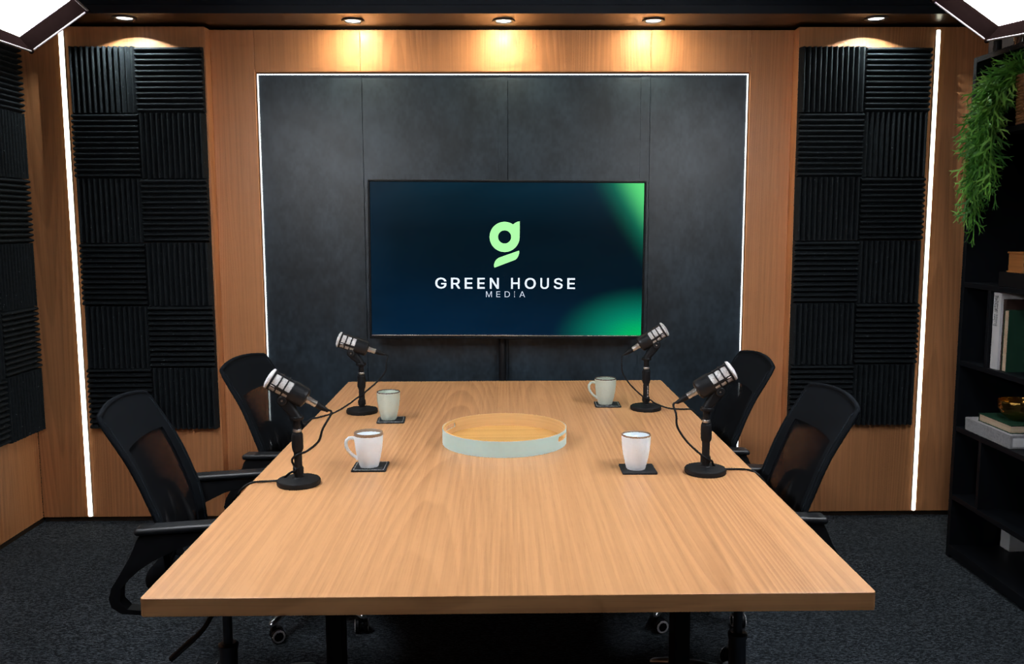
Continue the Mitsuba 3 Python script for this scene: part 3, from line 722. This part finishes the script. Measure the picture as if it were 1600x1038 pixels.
def mug(label, x, y, glazem, rimm, handle, rim_h):
    k = thing('mug', label, 'mug', 'tall stoneware mugs on coasters')
    z0 = TZ + 0.0049
    H_ = 0.105
    R = lambda z: float(np.interp(z, [0, 0.003, 0.012, 0.03, 0.055, 0.078, 0.095, 0.105], [0.0272, 0.0288, 0.0310, 0.0355, 0.0400, 0.0425, 0.0432, 0.0432]))
    zs = np.linspace(0.0, H_ - rim_h, 22)
    t = 0.0036
    prof = [(0, 0.0)] + [(R(z), z) for z in zs] + [(R(H_ - rim_h) - t, H_ - rim_h)] + [(R(z) - t, z) for z in np.linspace(H_ - rim_h - 0.001, 0.010, 18)] + [(0.012, 0.0065), (0, 0.006)]
    m = lathe(prof, 56); m.apply_translation((x, y, z0))
    part(k, 'body', m, glazem, 40)
    zr = H_ - rim_h
    prof = [(R(zr) - t, zr + 0.0001), (R(zr), zr + 0.0001), (R(H_ - 0.0012), H_ - 0.0016), (R(H_) - 0.0010, H_ - 0.0002), (R(H_) - t / 2, H_ + 0.0004), (R(H_) - t + 0.0008, H_ - 0.0004), (R(H_) - t, H_ - 0.0018), (R(zr) - t, zr + 0.0001)]
    m = lathe(prof, 56); m.apply_translation((x, y, z0))
    part(k, 'rim', m, rimm, 40, label='brown glazed rim')
    ca, sa = math.cos(handle), math.sin(handle)
    hp = [(0.036, 0.083), (0.045, 0.088), (0.058, 0.0875), (0.0665, 0.078), (0.066, 0.062), (0.058, 0.047), (0.046, 0.034), (0.0375, 0.0285), (0.0335, 0.022)]
    pth = spline([V(r * ca, r * sa, z) for r, z in hp], 48)
    rad = np.interp(np.linspace(0, 1, len(pth)), [0, 0.15, 0.5, 0.8, 1], [0.0068, 0.0060, 0.0058, 0.0055, 0.0062])
    m = tube(pth, rad, 14, (1.15, 0.85)); m.apply_translation((x, y, z0))
    part(k, 'handle', m, glazem, 60)
mug('white mug with brown rim and handle on the left, near left side of the table', -0.4165, -1.7000, WHITEMUG, RIMBROWN, math.radians(188), 0.0085)
mug('pale green mug with no handle in view, on the left half of the table', -0.4390, -1.0600, GREENMUG, RIMDARK, math.radians(75), 0.0030)
mug('pale green mug with its handle on the left, far right of the table', 0.4030, -0.8050, GREENMUG, RIMDARK, math.radians(184), 0.0030)
mug('white mug with no handle in view, near right side of the table', 0.3830, -1.7450, WHITEMUG, RIMBROWN, math.radians(80), 0.0042)

# round tray
k = thing('serving_tray', 'round bamboo tray with pale green outside, in the middle of the table', 'tray')
tx, ty, RT, HT = -0.0070, -1.3955, 0.2085, 0.0520
tz = TZ + 0.0006
def slots():
    out = []
    for a in (math.radians(-21), math.radians(159)):
        d = V(math.cos(a), math.sin(a), 0)
        pl = Polygon(list(sbox(-0.036, -0.0001, 0.036, 0.0001).buffer(0.0085, 10).exterior.coords))
        m = extrude(pl, 0.10)
        e = V(-math.sin(a), math.cos(a), 0)
        M = np.eye(4); M[:3, 0], M[:3, 1], M[:3, 2] = e, (0, 0, 1), d
        M[:3, 3] = d * 0.15 + V(0, 0, 0.033)
        m.apply_transform(M)
        if m.volume < 0: m.invert()
        out.append(to_m3(m))
    return out[0] + out[1]
cut = slots()
def ringsolid(r0, r1, z0, z1, n=120): return m3.Manifold.cylinder(z1 - z0, r1, r1, n).translate([0, 0, z0]) - m3.Manifold.cylinder(z1 - z0 + 0.02, r0, r0, n).translate([0, 0, z0 - 0.01])
def traypart(name, mm, material, smooth=30, label=None):
    m = from_m3(mm); m.apply_translation((tx, ty, tz))
    part(k, name, m, material, smooth, label=label)
traypart('wall', ringsolid(RT - 0.0065, RT - 0.0016, 0.0015, HT) - cut, BAMBOO)
traypart('painted_band', ringsolid(RT - 0.0015, RT, 0.0, HT - 0.0006) - cut, PAINTGREEN, label='pale green painted outside')
traypart('bottom', m3.Manifold.cylinder(0.006, RT - 0.0068, RT - 0.0068, 120).translate([0, 0, 0.002]), BAMBOOFLOOR)

# ------------------------------------------------------------------ softboxes
def softbox(label, v1, a, b, n, LA, LB):
    """strip softbox: corner v1, short edge along a, long edge along b, facing n"""
    k = thing('softbox', label, 'softbox', 'strip softboxes over both sides of the table')
    v1, a, b, n = (np.array(q, float) for q in (v1, a, b, n))
    n /= np.linalg.norm(n); a = a - n * (a @ n); a /= np.linalg.norm(a)
    b = np.cross(n, a) * np.sign(np.cross(n, a) @ b)
    cen = v1 + a * LA / 2 + b * LB / 2
    def sq(h, d, g=None):
        ga, gb = (LA / 2 - h, LB / 2 - h) if g is None else g
        return [cen + n * d + a * sx * ga + b * sy * gb for sx, sy in ((-1, -1), (1, -1), (1, 1), (-1, 1))]
    def shell(i0, o0, i1, o1):
        v, f = [], []
        for (q0, q1) in ((o0, o1), (i1, i0), (o1, i1), (i0, o0)):
            for i in range(4):
                j = (i + 1) % 4; o = len(v)
                f += [[o + i, o + j, o + 4 + j], [o + i, o + 4 + j, o + 4 + i]]
            v += [*q0, *q1]
        m = trimesh.Trimesh(np.array(v), f, process=False); m.merge_vertices(); m.fix_normals()
        return m
    part(k, 'lip', shell(sq(0.003, 0), sq(0, 0), sq(0.003, -0.052), sq(0, -0.052)), SOFTBLACK, False)
    part(k, 'canopy', shell(sq(0.003, -0.0525), sq(0, -0.0525), sq(0, -0.24, (0.062, 0.062)), sq(0, -0.24, (0.066, 0.066))), SOFTBLACK, False)
    cs = sq(0.001, 0.002)
    for i in range(4):
        p, q = cs[i], cs[(i + 1) % 4]
        e = (q - p) / np.linalg.norm(q - p)
        part(k, 'piping', tube([p + e * 0.010, (p + q) / 2, q - e * 0.010], 0.0033, 8), SILVERPIPE, 50)
    for c in cs:
        part(k, 'corner_patch', trimesh.creation.icosphere(2, 0.0075).apply_translation(c), SOFTBLACK, True)
    na, nb = 24, 70
    U, W_ = np.meshgrid(np.linspace(-1, 1, na), np.linspace(-1, 1, nb), indexing='ij')
    Pp = cen + n * -0.050 + U[..., None] * (LA / 2 - 0.0045) * a + W_[..., None] * (LB / 2 - 0.0045) * b
    cre = (meshkit.fbm(np.stack([U * 2.2 + 5, W_ * 6, U * 0], -1), 3) - 0.5) * 0.016 * np.clip((1 - np.maximum(abs(U), abs(W_))) * 6, 0, 1)
    Pp = Pp + n * cre[..., None]
    part(k, 'diffuser', thick_sheet(Pp, np.ones((na - 1, nb - 1), bool), 0.002), DIFFUSER, 50, light=L_SOFT)
    hd = cen - n * 0.245
    part(k, 'lamp_head', orient(lathe([(0, -0.004), (0.070, -0.004), (0.072, 0.0), (0.065, 0.04), (0.050, 0.14), (0, 0.14)], 28), hd, -n), BLACK, 35)
    e = hd - n * 0.07
    part(k, 'ceiling_arm', tube([e, V(e[0] - n[0] * 0.10, e[1], e[2] + 0.12), V(e[0] - n[0] * 0.10, e[1], ZC + 0.001)], 0.012, 12), BLACKSATIN, 40)
softbox('lit strip softbox with black lip and silver piping, upper left corner', [-1.4944, -1.4186, 2.0296], [0.766, 0.183, 0.617], [0.338, -0.934, -0.113], [0.556, 0.295, -0.777], 0.219, 1.72)
softbox('lit strip softbox with black lip and silver piping, upper right corner above the plant', [1.5197, -1.4598, 2.0544], [-0.779, 0.142, 0.611], [-0.327, -0.937, -0.122], [-0.556, 0.295, -0.777], 0.2136, 1.70)

# ------------------------------------------------------------------ shelf
SX, SXB, SY0, SY1, SZ = 1.975, 2.318, -2.30, -0.527, 2.170
BT = 0.022
k = thing('bookshelf', 'tall black open shelf along the right wall', 'bookshelf')
def sh(name, m, **kw): return part(k, name, m, CABINET, False, **kw)
sh('side_panel', bx2(SX, SXB, SY1 - 0.025, SY1, 0.0, SZ, 0.001))
sh('side_panel', bx2(SX, SXB, SY0, SY0 + 0.025, 0.0, SZ, 0.001))
sh('back_panel', bx2(SXB - 0.01, SXB, SY0 + 0.026, SY1 - 0.026, 0.012, SZ - BT - 0.001))
sh('top_board', bx2(SX, SXB, SY0 + 0.0255, SY1 - 0.0255, SZ - BT, SZ, 0.001))
SHELF = [1.858, 1.230, 0.890, 0.598, 0.289]
for z in SHELF: sh('shelf_board', bx2(SX + 0.001, SXB - 0.0105, SY0 + 0.0255, SY1 - 0.0255, z - BT, z, 0.001))
sh('bottom_board', bx2(SX, SXB - 0.0105, SY0 + 0.0255, SY1 - 0.0255, 0.012, 0.058, 0.001))
for z0, z1 in ((0.890, 1.208), (0.289, 0.576)):
    for y in (-0.745, -1.50): sh('divider', bx2(SX + 0.002, SXB - 0.0105, y - 0.01, y + 0.01, z0 + 0.0003, z1 - 0.0003, 0.001))

def book(label, x0, x1, y0, y1, z0, z1, cover, flatlay, pages=CREAM, group=None, spine=None, edges=None):
    """flatlay: spine side is 'x1' (away) so page edges show; standing: thickness along y, spine at x0"""
    k = thing('book', label, 'book', group)
    t = 0.0028
    if flatlay:
        cov = [bx2(x0, x1, y0, y1, z0, z0 + t, 0.0005), bx2(x0, x1, y0, y1, z1 - t, z1, 0.0005), bx2(x1 - t, x1, y0, y1, z0, z1, 0.0005), ]
        pg = bx2(x0 + 0.003, x1 - t, y0 + 0.003, y1 - 0.004, z0 + t, z1 - t)
        cov.append(bx2(x0 + 0.001, x1, y1 - 0.003, y1, z0, z1, 0.0005))
    else:
        cov = [bx2(x0, x1, y0, y0 + t, z0, z1, 0.0005), bx2(x0, x1, y1 - t, y1, z0, z1, 0.0005)]
        if spine: cov.append(bx2(x0, x0 + t, y0, y1, z0, z1, 0.0005)); pg = bx2(x0 + t, x1 - 0.003, y0 + t, y1 - t, z0 + 0.003, z1 - 0.003)
        else: cov.append(bx2(x1 - t, x1, y0, y1, z0, z1, 0.0005)); pg = bx2(x0 + 0.002, x1 - t, y0 + t, y1 - t, z0 + 0.003, z1 - 0.003)
    part(k, 'cover', cat(cov), cover, False)
    part(k, 'pages', pg, pages, False)
    return k
# standing books on the third shelf
zb = 0.8904
k = book('white book with black spine print, standing first beside the shelf divider', 1.990, 2.19, -0.812, -0.760, zb, zb + 0.312, WHITEPAPER, False, WHITEPAPER, 'standing books on the shelf', spine=True)
tm = meshkit.text_mesh('SPECIAL ISSUE', 0.016, 0.0008, False)
v = tm.vertices
w = v[:, 0].max() - v[:, 0].min()
sp = 0.125 / w
tm = trimesh.Trimesh(np.stack([1.9898 - v[:, 2], -0.800 + 0.008 + v[:, 1] * 1.5, zb + 0.300 - (v[:, 0] - v[:, 0].min()) * sp], 1), tm.faces, process=False)
if tm.volume < 0: tm.invert()
part(k, 'spine_print', tm, INK, False, label='black vertical spine title')
book('dark brown book standing between the white and the green one', 2.000, 2.20, -0.832, -0.8135, zb, zb + 0.288, BROWNCLOTH, False, CREAM, 'standing books on the shelf', spine=True)
book('dark green book with tan page edges, standing in front of the brown one', 1.994, 2.19, -0.866, -0.8335, zb, zb + 0.247, GREENCLOTH, False, CREAM, 'standing books on the shelf')
# fourth shelf: linen box book, green book, gold bowl
zb = 0.5984
k = thing('book', 'grey linen bound book with white label, lying on the lower shelf', 'book', 'lying books on the lower shelf')
part(k, 'cover', bx2(1.979, 2.235, -0.952, -0.617, zb, zb + 0.055, 0.002), LINEN, False)
part(k, 'label_plate', bx2(1.990, 2.180, -0.9535, -0.9515, zb + 0.008, zb + 0.043, 0.0005), WHITEPAPER, False, label='white label')
book('dark green book with cream page edges, lying on the grey linen book', 1.995, 2.215, -0.925, -0.690, zb + 0.0552, zb + 0.088, GREENCLOTH, True, CREAM, 'lying books on the lower shelf')
zg = zb + 0.0885
prof_o = [(0.0, 0.0), (0.022, 0.0), (0.026, 0.003), (0.040, 0.010), (0.064, 0.030), (0.075, 0.052), (0.078, 0.075), (0.0765, 0.083)]
prof = prof_o + [(0.0745, 0.083), (0.075, 0.075), (0.072, 0.053), (0.061, 0.032), (0.038, 0.013), (0.0, 0.008)]
pp = np.array(prof); ss = np.linspace(0, 1, len(pp)); sd = np.linspace(0, 1, 70)
bm = lathe(np.stack([np.interp(sd, ss, pp[:, 0]), np.interp(sd, ss, pp[:, 1])], 1).tolist(), 120)
vv = bm.vertices.copy()
ang = np.arctan2(vv[:, 1], vv[:, 0])
dim = np.cos(ang * 14 + np.floor(vv[:, 2] / 0.0105) * PI / 2) * np.cos(vv[:, 2] / 0.0105 * 2 * PI)
rad = np.hypot(vv[:, 0], vv[:, 1])
amp = 0.0022 * np.clip((rad - 0.03) / 0.02, 0, 1)
sc_ = 1 - amp * np.clip(dim, 0, 1) / np.maximum(rad, 1e-6)
vv[:, 0] *= sc_; vv[:, 1] *= sc_
vv += (2.075, -0.835, zg)
single('bowl', 'hammered gold metal bowl on top of the lying green book', 'bowl', trimesh.Trimesh(vv, bm.faces, process=False), GOLD, 60)
# second shelf
zb = 1.2304
k = thing('book', 'thick black book lying under the wooden box', 'book', 'lying books on the lower shelf')
labels[k].pop('group')
part(k, 'cover', cat([bx2(1.984, 2.235, -1.06, -0.795, zb, zb + 0.004, 0.001), bx2(1.984, 2.235, -1.06, -0.795, zb + 0.054, zb + 0.058, 0.001), bx2(1.984, 1.988, -1.06, -0.795, zb, zb + 0.058, 0.001)]), BLACK, False)
part(k, 'pages', bx2(1.9885, 2.23, -1.055, -0.800, zb + 0.0045, zb + 0.0535), INK, False)
zb += 0.0584
k = thing('wooden_box', 'small orange wood box with ribbed white front, on the black book', 'box')
part(k, 'body', cat([bx2(1.992, 2.18, -0.940, -0.842, zb + 0.001, zb + 0.074, 0.0015), bx2(1.988, 2.184, -0.944, -0.838, zb + 0.0745, zb + 0.081, 0.001), bx2(1.988, 2.184, -0.944, -0.838, zb, zb + 0.006, 0.001)]), ORANGEWOOD, False)
for i in range(15):
    x = 1.998 + i * 0.0118
    part(k, 'rib', bx2(x, x + 0.0085, -0.9465, -0.9405, zb + 0.008, zb + 0.073, 0.0015), WHITEPAPER, False)
# bottom shelf corner
zb = 0.0582
single('white_card_box', 'small white box in the bottom corner of the shelf', 'box', bx2(2.190, 2.29, -0.645, -0.575, zb, zb + 0.118, 0.002), WHITEPAPER, False)
# bottles on top
def bottle(label, x, y, r, h, m):
    prof = [(0, 0), (r * 0.92, 0), (r, 0.004), (r, h * 0.52), (r * 0.92, h * 0.62), (r * 0.42, h * 0.76), (r * 0.36, h * 0.82), (r * 0.36, h * 0.9), (0, h * 0.9)]
    k = thing('bottle', label, 'bottle', 'bottles on top of the shelf')
    b = lathe(prof, 32); b.apply_translation((x, y, SZ + 0.0005)); part(k, 'body', b, m, 40)
    c = lathe([(0, h * 0.9), (r * 0.42, h * 0.9), (r * 0.42, h), (0, h)], 20); c.apply_translation((x, y, SZ + 0.0005)); part(k, 'cap', c, BLACK, 30)
bottle('dark amber glass bottle on top of the shelf, the larger one', 2.030, -0.775, 0.030, 0.17, AMBER)
bottle('small black bottle on top of the shelf, left of the amber one', 2.000, -0.655, 0.016, 0.075, BLACKSATIN)

# hanging plant in a basket
k = thing('hanging_plant', 'trailing green artificial fern in a woven basket on the top shelf', 'plant')
bc = V(2.102, -0.878, 1.8584)
part(k, 'basket', (lambda m: (m.apply_translation(bc), m)[1])(lathe([(0, 0.0), (0.108, 0.0), (0.112, 0.004), (0.120, 0.19), (0.113, 0.19), (0.105, 0.012), (0, 0.010)], 40)), RATTAN, 30)
kb = k + '__basket'
for i in range(15):
    z = 0.008 + i * 0.0128
    r = 0.1125 + 0.008 * z / 0.19
    pth = []
    for j in range(97):
        a = j / 96 * 2 * PI
        pth.append(bc + V((r + 0.0028 * math.cos(24 * a + (i % 2) * PI)) * math.cos(a), (r + 0.0028 * math.cos(24 * a + (i % 2) * PI)) * math.sin(a), z))
    part(kb, 'rattan_strand', tube(np.array(pth), 0.0058, 6), RATTAN, 60)
part(k, 'soil', (lambda m: (m.apply_translation(bc + V(0, 0, 0.15)), m)[1])(lathe([(0, 0), (0.106, 0), (0.106, 0.015), (0.05, 0.024), (0, 0.026)], 24)), SOIL, 30)
prng = np.random.default_rng(5)
def blade(a, b, wa, wb, nrm):
    """thin flat blade from a to b"""
    d = b - a; d /= np.linalg.norm(d)
    s = np.cross(d, nrm); s /= np.linalg.norm(s) + 1e-9
    u = np.cross(s, d)
    t = 0.0006
    v = [a + s * wa, a + u * t, a - s * wa, a - u * t, b + s * wb, b + u * t, b - s * wb, b - u * t]
    f = []
    for i in range(4):
        j = (i + 1) % 4
        f += [[i, j, 4 + j], [i, 4 + j, 4 + i]]
    f += [[4, 5, 6], [4, 6, 7]]
    return np.array(v), np.array(f)
def sprig(p, d, size, depth, nrm, out):
    L_ = size * prng.uniform(0.75, 1.2)
    q = p + d * L_
    w = 0.0047 * (0.62 + 0.2 * depth)
    out.append(blade(p, q, w * 0.85, w if depth else 0.0006, nrm))
    if depth:
        side = np.cross(nrm, d); side /= np.linalg.norm(side) + 1e-9
        for s in (-1, 1):
            a = s * prng.uniform(0.30, 0.75)
            dd = d * math.cos(a) + side * math.sin(a) + V(0, 0, -0.12) + prng.normal(0, 0.08, 3)
            sprig(q, dd / np.linalg.norm(dd), size * 0.82, depth - 1, nrm, out)
def frond(path, dens, size):
    P = spline(path, 40)
    out = []
    seg = np.linalg.norm(np.diff(P, axis=0), axis=1); cum = np.concatenate([[0], np.cumsum(seg)])
    s = 0.02
    side = 1
    while s < cum[-1]:
        p = np.array([np.interp(s, cum, P[:, i]) for i in range(3)])
        tt = np.array([np.interp(min(s + 0.01, cum[-1]), cum, P[:, i]) for i in range(3)]) - p
        if np.linalg.norm(tt) < 1e-6: tt = P[-1] - P[-2]
        tt /= np.linalg.norm(tt)
        rnd = prng.normal(0, 1, 3); lat = np.cross(tt, rnd); lat /= np.linalg.norm(lat)
        nrm = np.cross(tt, lat)
        d = tt * 0.75 + lat * 0.8; d /= np.linalg.norm(d)
        sprig(p, d, size, 2, nrm / np.linalg.norm(nrm), out)
        s += dens * prng.uniform(0.7, 1.3)
    sprig(P[-1], (P[-1] - P[-2]) / np.linalg.norm(P[-1] - P[-2]), size, 2, V(1, 0, 0), out)
    v, f, o = [], [], 0
    for a, b in out:
        v.append(a); f.append(b + o); o += len(a)
    st = tube(P, 0.0016, 5)
    return cat([trimesh.Trimesh(np.vstack(v), np.vstack(f), process=False), st])
ends = []
for i in range(25):
    u = prng.uniform(0, 1)
    yend = -0.595 - 0.205 * u
    zend = (1.475 + 0.30 * abs(u - 0.12) + 0.16 * prng.uniform(0, 1) ** 1.5)
    ends.append((yend, zend))
ends[0] = (-0.640, 1.455); ends[1] = (-0.60, 1.53); ends[2] = (-0.69, 1.52); ends[3] = (-0.78, 1.60); ends[4] = (-0.81, 1.64)
for i, (ye, ze) in enumerate(ends):
    a0 = math.atan2(ye + 0.90, -0.12)
    root = bc + V(0.09 * math.cos(a0), 0.09 * math.sin(a0), 0.185)
    xf = 1.962 - prng.uniform(0, 0.055)
    mid_y = root[1] + (ye - root[1]) * prng.uniform(0.62, 0.92)
    ztop = prng.uniform(2.03, 2.115)
    pth = [root, V(root[0] * 0.6 + xf * 0.4, root[1] * 0.6 + mid_y * 0.4, ztop), V(xf, mid_y, ztop - 0.09 - 0.05 * prng.uniform()), V(xf - 0.01, mid_y * 0.45 + ye * 0.55, (ztop - 0.14) * 0.5 + ze * 0.5), V(xf + prng.uniform(-0.01, 0.01), ye, ze)]
    part(k, 'frond', frond(pth, 0.027, 0.032), LEAVES[(i * 7 + i // 3) % 4], False)
for i in range(9):                                  # short upright tuft
    a = prng.uniform(0, 2 * PI); r0 = prng.uniform(0, 0.06)
    p0 = bc + V(r0 * math.cos(a), r0 * math.sin(a), 0.17)
    p1 = p0 + V(0.05 * math.cos(a), 0.05 * math.sin(a), 0.055)
    p2 = p1 + V(0.05 * math.cos(a), 0.05 * math.sin(a), -0.01)
    part(k, 'frond', frond([p0, p1, p2], 0.018, 0.016), LEAVES[i % 3], False)

# ------------------------------------------------------------------ unseen ceiling lamp, placed behind the viewer to light table and mug fronts
k = thing('unseen_ceiling_lamp', 'unseen round ceiling lamp behind the viewer, lighting the room from the front', 'ceiling lamp')
m = lathe([(0, 0), (0.21, 0), (0.21, -0.02), (0.19, -0.03), (0, -0.03)], 40); m.apply_translation((0, -4.6, ZC - 0.0005)); part(k, 'housing', m, LEDBODY, 30)
m = lathe([(0, -0.031), (0.185, -0.031), (0.17, -0.05), (0.1, -0.06), (0, -0.064)], 40); m.apply_translation((0, -4.6, ZC - 0.0005)); part(k, 'diffuser', m, DIFFUSER, 40, light=L_UNSEEN)
